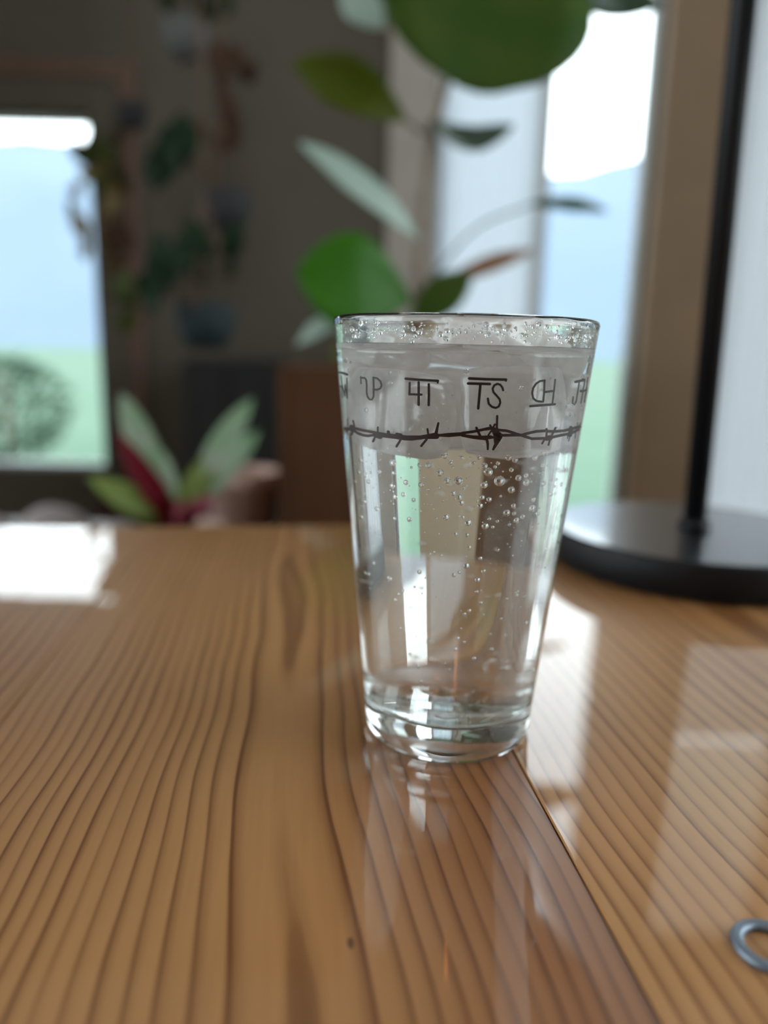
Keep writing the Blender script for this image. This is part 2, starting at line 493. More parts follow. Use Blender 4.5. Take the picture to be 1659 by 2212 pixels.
# ------------------------------------------------------------------ dining table
ANG = R(7.0)                        # planks run slightly left of the view
table = empty('dining_table', (0.0195, 0, -0.73), 'varnished honey pine plank table under the pint glass', 'table', rz=ANG)
WOOD = dict(light=(0.375, 0.190, 0.073), deep=(0.320, 0.142, 0.048), line=(0.118, 0.040, 0.010))
specs = [  # x0, x1, tilt deg, heart, depth, gap, seed, tint
    (-0.66, -0.405, 0.0, -0.53, 0.025, 0.0060, 11, 0.95),
    (-0.405, -0.185, 0.15, -0.30, 0.030, 0.0062, 4, 0.97),
    (-0.185, 0.0, -0.35, -0.078, 0.026, 0.0046, 7, 1.0),
    (0.0, 0.20, 0.55, 0.165, 0.060, 0.0052, 9, 1.05),
    (0.20, 0.42, 0.1, 0.31, 0.03, 0.0058, 2, 1.0),
    (0.42, 0.64, 0.0, 0.53, 0.03, 0.0060, 15, 0.97)]
for x0, x1, tilt, heart, depth, gap, seed, tint in specs:
    c0 = (x0 + x1) / 2
    m = pine('pine_board', heart - c0, depth, gap, *[tuple(v * tint for v in WOOD[k]) for k in ('light', 'deep', 'line')], seed, True, (x1 - c0) if seed == 7 else None)
    hw = (x1 - x0) / 2 - 0.0002
    o = obj('plank', bx(-hw, hw, -0.80, 0.335, -0.032, 0, 0.0004, 2), m, table, False, (c0, 0, 0.73))
    o.rotation_euler = (0, R(tilt), 0)
under = pine('apron_pine', 0, 0.05, 0.006, WOOD['light'], WOOD['deep'], WOOD['line'], 21)
for a in ((-0.58, 0.56, 0.25, 0.275), (-0.58, 0.56, -0.74, -0.715)):
    obj('apron', bx(a[0], a[1], a[2], a[3], 0.60, 0.695, 0.002, 1), under, table)
for lx in (-0.56, 0.52):
    for ly in (-0.73, 0.215):
        obj('leg', bx(lx, lx + 0.06, ly, ly + 0.06, -0.02, 0.695, 0.004, 1), under, table)

# ------------------------------------------------------------------ pint glass
H = 0.149
def Ro(z): return 0.03003 + 0.0971 * z          # outer wall
WALL = 0.0025
BASE = 0.0125                                   # thick glass foot
def Ri(z): return Ro(z) - WALL - 0.0006 * max(0, 1 - z / 0.05)
prof = [(0, 0.0016), (0.020, 0.0014), (0.0255, 0.0003), (0.0272, 0.0), (0.0288, 0.0006), (0.0302, 0.0024), (0.03075, 0.0052), (Ro(0.0085), 0.0085)]
prof += [(Ro(z), z) for z in (0.012, 0.02, 0.05, 0.09, 0.12, 0.140, 0.146)]
rt_ = Ro(H)
prof += [(rt_ - 0.00005, 0.1475), (rt_ - 0.0004, 0.1485), (rt_ - 0.0011, H), (rt_ - 0.0019, 0.1486), (rt_ - 0.00245, 0.1476), (Ri(0.146), 0.146)]
prof += [(Ri(z), z) for z in (0.140, 0.12, 0.09, 0.05, 0.03, 0.020)]
ri = Ri(0.018)
prof += [(ri - 0.0001, BASE + 0.0035), (ri - 0.0008, BASE + 0.0014), (ri - 0.0025, BASE + 0.0003), (ri - 0.006, BASE), (0.012, BASE - 0.0003), (0, BASE - 0.0004)]
glass = obj('pint_glass', lathe(prof, 160), glass_m, None, True)
tag(glass, 'clear tapered pint glass of iced soda with cattle brands and barbed wire print', 'glass')

def cone_hit(px, py, off=0.00008):
    """front hit of a view ray with the outer wall"""
    d = ray(px, py)
    a0, k = 0.03003 + off, 0.0971
    A = d.x ** 2 + d.y ** 2 - (k * d.z) ** 2
    rz = a0 + k * CAM.z
    B = CAM.x * d.x + CAM.y * d.y - rz * k * d.z
    Cc = CAM.x ** 2 + CAM.y ** 2 - rz ** 2
    disc = B * B - A * Cc
    if disc < 0: return None
    return CAM + d * ((-B - math.sqrt(disc)) / A)

def stroke(bm, pts, origin, width, zoom=8.295):
    P = [Vector((origin[0] + x / zoom, origin[1] + y / zoom)) for x, y in pts]
    wd = width if hasattr(width, '__len__') else [width] * len(P)
    wd = [a * 1.10 / zoom / 2 for a in wd]
    Q, wq = [], []
    for i in range(len(P) - 1):
        n = max(1, int((P[i + 1] - P[i]).length / 3))
        for k in range(n):
            t = k / n; Q.append(P[i].lerp(P[i + 1], t)); wq.append(wd[i] * (1 - t) + wd[i + 1] * t)
    Q.append(P[-1]); wq.append(wd[-1])
    def add(c2):
        h = cone_hit(c2.x, c2.y)
        return None if h is None else bm.verts.new(h)
    prev = None
    for i, c2 in enumerate(Q):
        t = (Q[min(i + 1, len(Q) - 1)] - Q[max(i - 1, 0)])
        if t.length < 1e-6: continue
        t.normalize(); nrm = Vector((-t.y, t.x))
        row = [add(c2 + nrm * wq[i]), add(c2 - nrm * wq[i])]
        if None in row: prev = None; continue
        if prev: bm.faces.new((prev[0], row[0], row[1], prev[1]))
        prev = row
    for c2, r_ in ((Q[0], wq[0]), (Q[-1], wq[-1])):       # round ends
        vs_ = [add(c2 + Vector((math.cos(a), math.sin(a))) * r_) for a in [2 * math.pi * k / 12 for k in range(12)]]
        if None not in vs_: bm.faces.new(vs_)

OA, OB, OC, OD = (710, 770), (860, 790), (990, 790), (1110, 790)
marks = [
    ('brand with a bar over a joined A and W', OA, [([(188, 285), (260, 298), (332, 325)], 38), ([(222, 345), (238, 500), (268, 620), (290, 715)], 17), ([(290, 715), (292, 490), (332, 750)], 17), ([(332, 750), (327, 385)], 20), ([(238, 540), (246, 745)], 16), ([(214, 540), (238, 540)], 30)]),
    ('brand of a hooked U joined to a P', OA, [([(580, 488), (576, 360)], 22), ([(575, 380), (645, 385), (672, 420), (682, 520), (680, 640), (695, 720), (730, 768), (775, 775), (803, 720), (808, 560), (802, 375)], 31), ([(802, 378), (870, 392), (930, 450), (948, 520), (925, 572), (870, 596), (802, 590)], 32)]),
    ('brand with a bar over 41', OB, [([(135, 232), (370, 252), (715, 270)], 42), ([(710, 275), (710, 305)], 32), ([(208, 308), (203, 515)], 36), ([(200, 512), (420, 518)], 37), ([(368, 300), (368, 700)], 42), ([(550, 335), (552, 515), (548, 705)], 42)]),
    ('brand with a long bar over TS', OC, [([(195, 228), (520, 243), (855, 250)], 45), ([(853, 250), (853, 272)], 34), ([(175, 318), (565, 328)], 45), ([(396, 335), (357, 765)], 44), ([(803, 440), (790, 390), (750, 340), (700, 325), (645, 350), (615, 410), (630, 475), (690, 540), (740, 600), (752, 660), (725, 730), (670, 757), (600, 735), (545, 680), (530, 590)], 38)]),
    ('brand of a reversed D joined to H with a bar under', OD, [([(550, 265), (470, 275), (400, 320), (345, 400), (328, 490), (345, 580), (400, 630), (470, 642), (525, 645), (540, 500), (550, 265)], 35), ([(550, 472), (720, 450)], 36), ([(740, 250), (720, 450), (692, 670)], 29), ([(295, 725), (738, 690)], 40)]),
    ('brand reading J dot H', OD, [([(1105, 290), (1260, 255)], 42), ([(1172, 285), (1140, 500), (1118, 640), (1085, 702), (1052, 670), (1062, 560)], 25), ([(1203, 455), (1207, 455)], 44), ([(1275, 240), (1235, 480), (1202, 672)], 19), ([(1328, 208), (1300, 420), (1266, 655)], 17), ([(1245, 460), (1300, 430)], 28)]),
]
for label, o_, strokes in marks:
    bm = bmesh.new()
    for pts, wd in strokes: stroke(bm, pts, o_, wd)
    tag(obj('brand_mark', bm, ink_m, glass), label)
bm = bmesh.new()
wire = [
    (OA, [(272, 1290), (340, 1300), (430, 1292)], 55),
    (OA, [(430, 1278), (560, 1312), (700, 1340), (850, 1368), (1000, 1395), (1200, 1418), (1400, 1440), (1660, 1440)], 46),
    (OA, [(430, 1312), (520, 1375), (620, 1412), (700, 1424), (830, 1405), (900, 1420), (1200, 1455), (1500, 1478), (1660, 1466)], 44),
    (OA, [(336, 1115), (348, 1250)], 12), (OA, [(437, 1150), (460, 1250)], 26), (OA, [(405, 1255), (470, 1290), (420, 1330)], 60), (OA, [(410, 1398), (440, 1320)], 40),
    (OA, [(325, 1485), (338, 1330)], 14), (OA, [(312, 1355), (325, 1310)], 20), (OA, [(880, 1270), (878, 1345)], 32), (OA, [(795, 1522), (830, 1440)], 36), (OA, [(840, 1400), (920, 1430)], 92),
    (OA, [(1066, 1350), (1078, 1395)], 50), (OA, [(1220, 1395), (1295, 1410)], 56), (OA, [(1216, 1612), (1290, 1490)], 38),
    (OB, [(0, 1270), (120, 1295), (250, 1300), (400, 1285), (520, 1268), (650, 1250), (745, 1247), (900, 1242), (1150, 1225)], [95, 80, 78, 66, 72, 90, 45, 70, 64]),
    (OB, [(1150, 1208), (1350, 1180), (1500, 1150), (1660, 1112)], 46), (OB, [(1150, 1248), (1350, 1280), (1500, 1292), (1660, 1280)], [50, 60, 72, 62]),
    (OB, [(526, 1135), (540, 1235)], 34), (OB, [(720, 1030), (702, 1110), (680, 1210)], [36, 42, 56]), (OB, [(415, 1438), (510, 1320)], 40), (OB, [(545, 1265), (690, 1265)], 90),
    (OC, [(325, 1115), (395, 1265)], 44), (OC, [(455, 1300), (510, 1320), (528, 1400), (528, 1498)], [60, 50, 44, 32]),
    (OC, [(480, 1140), (620, 1120)], 46), (OC, [(600, 1125), (640, 1160), (690, 1160)], [60, 110, 90]), (OC, [(650, 1160), (690, 1230), (712, 1262)], [100, 120, 150]),
    (OC, [(712, 1262), (690, 1340), (672, 1410), (625, 1500)], [150, 110, 60, 38]), (OC, [(540, 1282), (660, 1282)], 46),
    (OC, [(570, 1068), (605, 1120)], 36), (OC, [(655, 1052), (620, 1115)], 34), (OC, [(697, 902), (690, 1120)], 38), (OC, [(540, 1240), (585, 1175)], 30),
    (OC, [(720, 1152), (860, 1165), (950, 1190), (1050, 1225), (1130, 1246), (1240, 1284), (1320, 1308), (1450, 1305), (1560, 1300)], 46),
    (OC, [(760, 1248), (900, 1246), (1000, 1243), (1130, 1244), (1250, 1210), (1400, 1177), (1560, 1167)], 46),
    (OD, [(590, 1175), (750, 1176), (900, 1165), (1000, 1140), (1100, 1112), (1205, 1088)], 46), (OD, [(580, 1300), (700, 1280), (850, 1245), (960, 1225), (1050, 1200), (1150, 1150), (1205, 1100)], 46),
    (OD, [(585, 1135), (582, 1290)], 36), (OD, [(748, 1110), (672, 1270)], 32), (OD, [(507, 1395), (550, 1325)], 32), (OD, [(620, 1420), (648, 1320)], 32), (OD, [(585, 1300), (655, 1290)], 84),
    (OD, [(1025, 1120), (1005, 1240)], 74), (OD, [(965, 1305), (965, 1230)], 18), (OD, [(982, 1350), (1010, 1250)], 18), (OD, [(1100, 1300), (1106, 1200)], 14), (OD, [(1143, 1018), (1146, 1100)], 14), (OD, [(1197, 1025), (1150, 1120)], 15),
]
for o_, pts, wd in wire: stroke(bm, pts, o_, wd)
tag(obj('barbed_wire_print', bm, wire_m, glass), 'dark red twisted barbed wire printed round the glass')

# ------------------------------------------------------------------ soda water, bubbles, droplets
ZW = 0.1392
e = 0.0002
wp = [(0, BASE - 0.0004 - e), (0.012, BASE - 0.0003 - e), (ri - 0.006 + e, BASE - e), (ri - 0.0025 + e, BASE + 0.0003 - e), (ri - 0.0008 + e, BASE + 0.0014 - e), (ri + e, BASE + 0.0035)]
wp += [(Ri(z) + e, z) for z in (0.020, 0.03, 0.05, 0.09, 0.12, ZW - 0.002, ZW + 0.0012)]
wp += [(Ri(ZW) - 0.0006, ZW + 0.0006), (Ri(ZW) - 0.0016, ZW + 0.0001), (Ri(ZW) - 0.004, ZW), (0.02, ZW), (0, ZW)]
water = obj('soda_water', lathe(wp, 128), water_m, None, True)
tag(water, 'clear sparkling water filling the pint glass nearly to its rim', 'drink')

def many_balls(name, items, m, parent, nu=8, nv=6):
    """one mesh of many small balls; items = 4x4 matrices"""
    unit, faces = [(0, 0, 1)], []
    for j in range(1, nv):
        for i in range(nu):
            a, b = 2 * math.pi * i / nu, math.pi * j / nv
            unit.append((math.sin(b) * math.cos(a), math.sin(b) * math.sin(a), math.cos(b)))
    unit.append((0, 0, -1)); last = len(unit) - 1
    for i in range(nu):
        k = (i + 1) % nu
        faces.append((0, 1 + i, 1 + k)); faces.append((last, last - nu + k, last - nu + i))
        for j in range(nv - 2):
            q = 1 + j * nu
            faces.append((q + i, q + nu + i, q + nu + k, q + k))
    V, Fc = [], []
    for M_ in items:
        o_ = len(V); V += [tuple(M_ @ Vector(u)) for u in unit]; Fc += [tuple(o_ + t for t in f) for f in faces]
    me = bpy.data.meshes.new(name); me.from_pydata(V, [], Fc); me.update()
    for p in me.polygons: p.use_smooth = True
    me.materials.append(m)
    o = bpy.data.objects.new(name, me); C.objects.link(o); o.parent = parent
    return o
def ball(n_u=10, n_v=6):
    bm = bmesh.new()
    bmesh.ops.create_uvsphere(bm, u_segments=n_u, v_segments=n_v, radius=1)
    return bm
def wall_pos(th, z, r, inset=0.00025):
    rr = Ri(z) - r - inset
    return Vector((rr * math.sin(th), -rr * math.cos(th), z))
taken = []
def free(p, r):
    for q, s in taken:
        if (p - q).length < r + s + 0.0001: return False
    taken.append((p, r)); return True
proto = obj('bubble', ball(14, 8), bubble_m, water, True)
count = 0
def put_bubble(p, r):
    global count
    if not free(p, r): return
    o = proto if count == 0 else proto.copy()
    if count: C.objects.link(o); o.parent = water
    o.location = p; o.scale = (r, r, r)
    count += 1
def px_bubble(zx, zy, zr):
    """a bubble seen at zoom-crop coordinates of the middle of the glass, clinging to the front wall"""
    h = cone_hit(700 + zx / 2.676, 950 + zy / 2.676)
    if h is None: return
    th = math.atan2(h.x, -h.y); r = 1.15 * zr / 2.676 / 7000
    put_bubble(wall_pos(th, h.z, r), r)
for b in ((1038, 245, 27), (1064, 285, 26), (1108, 295, 18), (965, 192, 22), (778, 243, 21), (707, 243, 17), (937, 268, 17), (908, 295, 16), (818, 222, 15), (1080, 430, 18), (1122, 432, 12), (1140, 472, 16), (1176, 450, 14), (1110, 455, 10),
          (1237, 400, 19), (1262, 375, 15), (1240, 350, 13), (945, 508, 17), (838, 490, 17), (702, 457, 16), (795, 372, 13), (783, 338, 14), (745, 317, 13), (912, 390, 14), (968, 352, 13), (925, 340, 12), (545, 265, 15), (450, 250, 14), (370, 270, 14),
          (660, 195, 20), (728, 135, 14), (690, 95, 17), (655, 82, 16), (590, 150, 16), (537, 150, 12), (515, 133, 10), (370, 135, 18), (378, 195, 12), (210, 200, 15), (185, 115, 15), (228, 240, 14), (290, 185, 13), (205, 355, 14), (387, 335, 14), (435, 320, 12), (275, 400, 13),
          (500, 352, 11), (472, 465, 13), (795, 105, 13), (905, 105, 13), (940, 155, 15), (1022, 140, 11), (870, 135, 12), (1105, 178, 12), (1085, 205, 20), (1128, 120, 15), (1090, 105, 17), (1150, 225, 16), (1200, 250, 18), (1250, 105, 16), (1300, 75, 14), (1295, 150, 13),
          (829, 742, 15), (783, 777, 8), (750, 793, 11), (935, 770, 11), (898, 822, 13), (893, 890, 9), (535, 773, 12), (350, 808, 15), (918, 955, 9), (848, 1000, 9), (818, 1020, 9), (846, 633, 10), (628, 658, 8), (673, 677, 7), (915, 695, 10), (1022, 645, 10), (762, 555, 10), (832, 560, 10),
          (392, 933, 9), (412, 900, 7), (438, 880, 7), (775, 1163, 11), (816, 1183, 8), (763, 1226, 10), (879, 1277, 9), (988, 1222, 11), (1073, 1138, 8), (1045, 1044, 8), (1078, 928, 7), (978, 1134, 7), (530, 1322, 12), (480, 1248, 8), (1140, 905, 8), (1094, 497, 9), (1020, 478, 9), (970, 465, 9),
          (1305, 637, 9), (1300, 735, 9), (1340, 315, 13), (1410, 170, 12), (680, 358, 6), (645, 460, 5), (262, 715, 10), (235, 775, 9), (218, 768, 8)):
    px_bubble(*b)
rnd = random.Random(3)
while count < 210:        # more on the front wall, crowding under the ice
    th = rnd.uniform(-1.25, 1.25)
    z = rnd.choice((rnd.triangular(0.084, 0.108, 0.103), rnd.triangular(0.084, 0.108, 0.103), rnd.uniform(0.02, 0.108), rnd.uniform(0.108, 0.135)))
    r = rnd.choice((0.00028, 0.00034, 0.00042, 0.00055, 0.0008)) * (1.0 if z > 0.07 else 0.75)
    put_bubble(wall_pos(th, z, r), r)
while count < 298:        # on the far wall, drawn out sideways by the round glass
    th = math.pi + rnd.uniform(-1.2, 1.2)
    z = rnd.choice((rnd.triangular(0.06, 0.108, 0.10), rnd.uniform(0.02, 0.1), rnd.uniform(0.018, 0.030)))
    r = rnd.choice((0.00032, 0.0004, 0.00052, 0.0007))
    put_bubble(wall_pos(th, z, r), r)
fz = []          # the finest fizz, past counting
for i in range(760):
    if i < 600:
        th = rnd.uniform(-math.pi, math.pi); z = rnd.triangular(0.03, 0.137, 0.106); r = rnd.uniform(0.00013, 0.00030)
        p = wall_pos(th, z, r)
    else:
        a = rnd.uniform(0, 2 * math.pi); q = 0.022 * math.sqrt(rnd.random()); r = rnd.uniform(0.00012, 0.0003)
        p = Vector((q * math.cos(a), q * math.sin(a), BASE + 0.0006 + r))
    if not free(p, r): continue
    fz.append(Matrix.Translation(p) @ Matrix.Scale(r, 4))
tag(many_balls('fine_fizz', fz, bubble_m, water), kind='stuff')
dr = []          # drops splashed on the dry wall above the water
for i in range(700):
    th = rnd.uniform(-1.35, 1.35) if i < 430 else rnd.uniform(1.8, 4.4)
    z = rnd.triangular(ZW + 0.0015, 0.1476, 0.1440); r = rnd.choice((0.00014, 0.0002, 0.00025, 0.0003, 0.0004, 0.0007))
    rr = Ri(z) - 0.25 * r
    p = Vector((rr * math.sin(th), -rr * math.cos(th), z))
    mtx = Matrix.Translation(p) @ Matrix.Rotation(th, 4, 'Z') @ Matrix.Diagonal((r * rnd.uniform(0.8, 1.5), r * 0.7, r * rnd.uniform(0.8, 1.3), 1))
    dr.append(mtx)
tag(many_balls('splash_drops', dr, drop_m, glass), 'tiny water drops inside the rim', kind='stuff')

# ------------------------------------------------------------------ ice
def ice_cube(i, loc, rot, size):
    bm = bmesh.new()
    bmesh.ops.create_cube(bm, size=1)
    bmesh.ops.subdivide_edges(bm, edges=bm.edges[:], cuts=7, use_grid_fill=True)
    for v in bm.verts:
        c_ = v.co * 2
        m_ = max(abs(c_.x), abs(c_.y), abs(c_.z))
        sph = c_.normalized() * 1.16
        c_ = c_.lerp(sph, 0.45 * (c_.length - 1) / 0.73)
        k = 1 + 0.09 * noise.noise(c_ * 1.1 + Vector((i * 7.3, 0, 0))) + 0.025 * noise.noise(c_ * 3.5 + Vector((0, i * 3.1, 0)))
        v.co = Vector((c_.x * size[0], c_.y * size[1], c_.z * size[2])) * 0.5 * k
    o = obj('ice_cube', bm, ice_m, None, True, loc)
    o.rotation_euler = rot
    return o
ice = [  # x, y, z, rz, tilt, size, label
    (-0.0185, -0.0150, 0.1195, 0.3, 0.10, (0.026, 0.025, 0.026), 'cloudy ice cube under water at the left front of the glass'),
    (0.0125, -0.0190, 0.1205, -0.2, -0.12, (0.027, 0.026, 0.027), 'cloudy ice cube under water at the middle front of the glass'),
    (0.0240, 0.0090, 0.1205, 0.9, 0.15, (0.025, 0.024, 0.026), 'cloudy ice cube under water at the right of the glass'),
    (-0.0070, 0.0190, 0.1205, 0.2, 0.05, (0.027, 0.026, 0.027), 'cloudy ice cube under water at the back of the glass'),
    (-0.0255, 0.0075, 0.1240, 0.8, -0.1, (0.018, 0.018, 0.024), 'cloudy ice cube under water against the left wall of the glass'),
    (0.0235, -0.0090, 0.1400, 0.7, 0.35, (0.0165, 0.016, 0.012), 'small ice cube breaking the surface at the right of the glass'),
    (0.0020, -0.0050, 0.1415, 0.1, 0.22, (0.018, 0.018, 0.011), 'flat ice cube breaking the surface in the middle of the glass'),
    (0.0050, 0.0200, 0.1408, 0.25, 0.08, (0.028, 0.019, 0.012), 'long ice cube afloat at the back of the glass'),
    (-0.0200, 0.0040, 0.1385, 0.5, 0.1, (0.018, 0.017, 0.010), 'flat ice cube afloat at the left of the glass')]
for i, (x, y, z, rz, tl, s, lab) in enumerate(ice):
    tag(ice_cube(i, (x, y, z), (tl, tl * 0.6, rz), s), lab, 'ice cube', 'ice cubes in the soda')

# ------------------------------------------------------------------ black lamp
LX, LY = 0.189, 0.244
lamp = empty('table_lamp', (LX, LY, 0.0), 'black lamp with a round glossy base and straight pole behind the glass', 'lamp')
obj('lamp_base', lathe([(0, 0.0), (0.094, 0), (0.097, 0.002), (0.0972, 0.0212), (0.0968, 0.0228), (0.0955, 0.0232), (0, 0.0232)], 128), matte_black_m, lamp, True)
for p_ in lamp.children[0].data.polygons: p_.use_smooth = abs(p_.normal.z) < 0.5
obj('glossy_top', lathe([(0, 0.0232), (0.0952, 0.0232), (0.0955, 0.0236), (0.0950, 0.0240), (0, 0.0240)], 128), black_m, lamp, False)
obj('pole', lathe([(0, 0.0240), (0.0076, 0.0240), (0.0076, 0.70), (0, 0.70)], 40), matte_black_m, lamp, True).rotation_euler = (0, R(-1.0), 0)
obj('pole_collar', lathe([(0.0076, 0.0240), (0.0105, 0.0240), (0.0105, 0.028), (0.0088, 0.031), (0.0076, 0.031)], 40), matte_black_m, lamp, True).rotation_euler = (0, R(-1.0), 0)
obj('arm', tube(spline([(0, 0, 0.66), (0.06, -0.005, 0.69), (0.14, -0.015, 0.67), (0.19, -0.02, 0.60), (0.195, -0.02, 0.545)], 8), 0.005), matte_black_m, lamp, True).rotation_euler = (0, R(-1.0), 0)
obj('lamp_shade', lathe([(0.008, 0.55), (0.02, 0.548), (0.05, 0.52), (0.085, 0.46), (0.098, 0.41), (0.10, 0.375), (0.092, 0.352), (0.06, 0.342), (0.0, 0.340)], 64, cx=0.195, cy_=-0.02), matte_black_m, lamp, True).rotation_euler = (0, R(-1.0), 0)

ring = bmesh.new()
lp = []
for i in range(49):
    a = 2 * math.pi * i / 48
    lp.append((0.0068 * math.cos(a), 0.0068 * math.sin(a), 0.0012))
rr_ = []
for i in range(48):
    a = 2 * math.pi * i / 48
    rr_.append([ring.verts.new(((0.0070 + 0.0016 * math.cos(b)) * math.cos(a), (0.0070 + 0.0016 * math.cos(b)) * math.sin(a), 0.0012 * (1 + math.sin(b)))) for b in [2 * math.pi * k / 10 for k in range(10)]])
for i in range(48):
    for k in range(10):
        ring.faces.new((rr_[i][k], rr_[(i + 1) % 48][k], rr_[(i + 1) % 48][(k + 1) % 10], rr_[i][(k + 1) % 10]))
pr = ontable(1660, 2056)
tag(obj('metal_ring', ring, steel_m, None, True, (pr.x, pr.y, 0.0002)), 'small blue-grey metal ring lying on the table at the right edge', 'ring')

# ------------------------------------------------------------------ leaves
def leaf(name, base, tip, width, m, parent, facing=(0, -1, 0.3), bend=0.1, cup=0.15, shape=0.45, wav=0.03, origin=Vector(), pw=0.75):
    """closed thin leaf blade from base to tip; shape = where it is widest"""
    base, tip = Vector(base) - origin, Vector(tip) - origin
    ax = tip - base; L = ax.length; ax.normalize()
    f = Vector(facing); f = (f - ax * f.dot(ax)).normalized()
    sd = ax.cross(f)
    bm = bmesh.new(); n, k = 14, 6
    top, bot = [], []
    for i in range(n + 1):
        u = i / n
        q = u ** (math.log(0.5) / math.log(shape))
        hw = width / 2 * max(0.02, math.sin(math.pi * q)) ** pw
        mid = base + ax * (L * u) + f * (bend * L * math.sin(math.pi * u))
        ra, rb = [], []
        for j in range(k + 1):
            s = j / k * 2 - 1
            p = mid + sd * (hw * s) + f * (cup * hw * s * s + wav * L * noise.noise(Vector((u * 4, s * 2, L * 50))))
            ra.append(bm.verts.new(p + f * 0.0004)); rb.append(bm.verts.new(p - f * 0.0004))
        top.append(ra); bot.append(rb)
    for i in range(n):
        for j in range(k):
            bm.faces.new((top[i][j], top[i][j + 1], top[i + 1][j + 1], top[i + 1][j]))
            bm.faces.new((bot[i][j + 1], bot[i][j], bot[i + 1][j], bot[i + 1][j + 1]))
        bm.faces.new((top[i][0], top[i + 1][0], bot[i + 1][0], bot[i][0]))
        bm.faces.new((top[i + 1][k], top[i][k], bot[i][k], bot[i + 1][k]))
    bm.faces.new(top[0][::-1] + bot[0]); bm.faces.new(top[n] + bot[n][::-1])
    return obj(name, bm, m, parent, True)

fig_green = sheet('fig_leaf_green', (0.045, 0.085, 0.012), (0.12, 0.30, 0.01), 0.6, 0.5, 0.0, (0.07, 0.10, 0.018))
fig_bright = sheet('fig_leaf_bright', (0.05, 0.16, 0.008), (0.12, 0.42, 0.005), 0.45, 0.5, 0.2)
fig_olive = sheet('fig_leaf_olive', (0.10, 0.12, 0.008), (0.22, 0.28, 0.005), 0.45, 0.5, 0.2)
fig_dark = sheet('fig_leaf_dark', (0.04, 0.075, 0.04), (0.05, 0.11, 0.05), 0.4, 0.35, 0.5)
fig_pale = sheet('fig_leaf_pale_sheen', (0.42, 0.52, 0.45), (0.35, 0.45, 0.36), 0.45, 0.4, 0.4)  # pale leaves; window sheen on the long one painted as leaf colour
fig_brown = sheet('fig_leaf_withered', (0.30, 0.16, 0.09), (0.25, 0.13, 0.05), 0.7, 0.35)
bark_m = mottled('grey_brown_bark', (0.14, 0.10, 0.075), (0.22, 0.17, 0.13), 0.9, 60, 0.3)
box_m = pine('dark_brown_board', 0, 0.04, 0.007, (0.105, 0.048, 0.024), (0.085, 0.038, 0.019), (0.05, 0.02, 0.01), 31, False)
box_m.node_tree.nodes['Principled BSDF'].inputs['Specular IOR Level'].default_value = 0.08
box_m.node_tree.nodes['Principled BSDF'].inputs['Roughness'].default_value = 0.8
soil_m = mottled('potting_soil', (0.03, 0.02, 0.014), (0.06, 0.045, 0.03), 0.95, 120, 0.5)

YF = 1.02
po = at(752, 1000, YF) + Vector((0, 0.13, 0)); po.z = -0.235
fig = empty('potted_fig', po, 'fiddle-leaf fig with broad green leaves growing from a dark brown wooden box', 'plant')
ztop = at(760, 795, YF - 0.04).z - po.z
bw = at(592, 900, YF - 0.04).x - po.x
hb = -bw
def fp(px, py, y=YF): return at(px, py, y)
for nm, a in (('box_side', (-hb, -hb + 0.022, -hb, hb)), ('box_side', (hb - 0.022, hb, -hb, hb)), ('box_side', (-hb + 0.022, hb - 0.022, -hb, -hb + 0.022)), ('box_side', (-hb + 0.022, hb - 0.022, hb - 0.022, hb))):
    obj(nm, bx(a[0], a[1], a[2], a[3], 0, ztop, 0.003, 1), box_m, fig)
obj('box_floor', bx(-hb + 0.022, hb - 0.022, -hb + 0.022, hb - 0.022, 0.0, 0.02), box_m, fig)
obj('soil', bx(-hb + 0.0221, hb - 0.0221, -hb + 0.0221, hb - 0.0221, 0.02, ztop - 0.03), soil_m, fig)
fig_pts = [Vector((po.x + 0.06, YF + 0.08, po.z + ztop - 0.05)), fp(895, 690), fp(905, 560), fp(915, 420), fp(935, 290), fp(985, 120), fp(1040, -60), fp(1080, -220)]
obj('trunk', tube([p - po for p in spline(fig_pts, 6)], [0.011 - 0.008 * i / 42 for i in range(43)], 10), bark_m, fig, True)
def stem(a, b, c_, r=0.003): obj('petiole', tube([p - po for p in spline([a, b, c_], 8)], r, 8), bark_m if r > 0.0025 else fig_dark, fig, True)
LF = [ # base, tip (px, py, Y), width m, material, facing, bend, shape
    ((1070, -190, 0.98), (1030, 200, 0.90), 0.30, fig_green, (0.1, -1, 0.15), 0.05, 0.62),
    ((1205, -30, 1.0), (1430, 12, 1.04), 0.055, fig_dark, (-0.2, -1, -0.2), -0.05, 0.5),
    ((880, 262, 1.0), (632, 135, 0.96), 0.085, fig_olive, (0.1, -1, 0.25), 0.08, 0.55),
    ((925, 270, 1.0), (1110, 270, 1.03), 0.085, fig_dark, (0.05, -0.8, 0.9), -0.18, 0.40),
    ((905, 515, 1.0), (648, 308, 0.94), 0.058, fig_pale, (0.4, -0.8, 0.5), 0.04, 0.5),
    ((890, 650, 1.0), (640, 585, 0.93), 0.150, fig_bright, (0.1, -1, 0.2), 0.06, 0.58),
    ((1145, 442, 1.03), (1312, 456, 1.05), 0.030, fig_dark, (0, -1, 0.6), 0.06, 0.5),
    ((955, 612, 1.0), (1152, 540, 1.02), 0.030, fig_brown, (0.1, -1, 0.4), 0.04, 0.5),
    ((890, 690, 0.98), (1020, 590, 0.98), 0.062, fig_green, (0, -1, 0.1), 0.05, 0.5),
    ((790, 690, 1.0), (640, 745, 0.95), 0.05, fig_pale, (0, -0.6, 1), 0.12, 0.5),
    ((830, 60, 1.1), (735, -20, 1.12), 0.06, fig_pale, (0.2, -1, 0), 0.05, 0.5),
    ((850, 700, 0.96), (720, 780, 0.90), 0.06, fig_olive, (0, -0.8, 0.8), 0.1, 0.5),
]
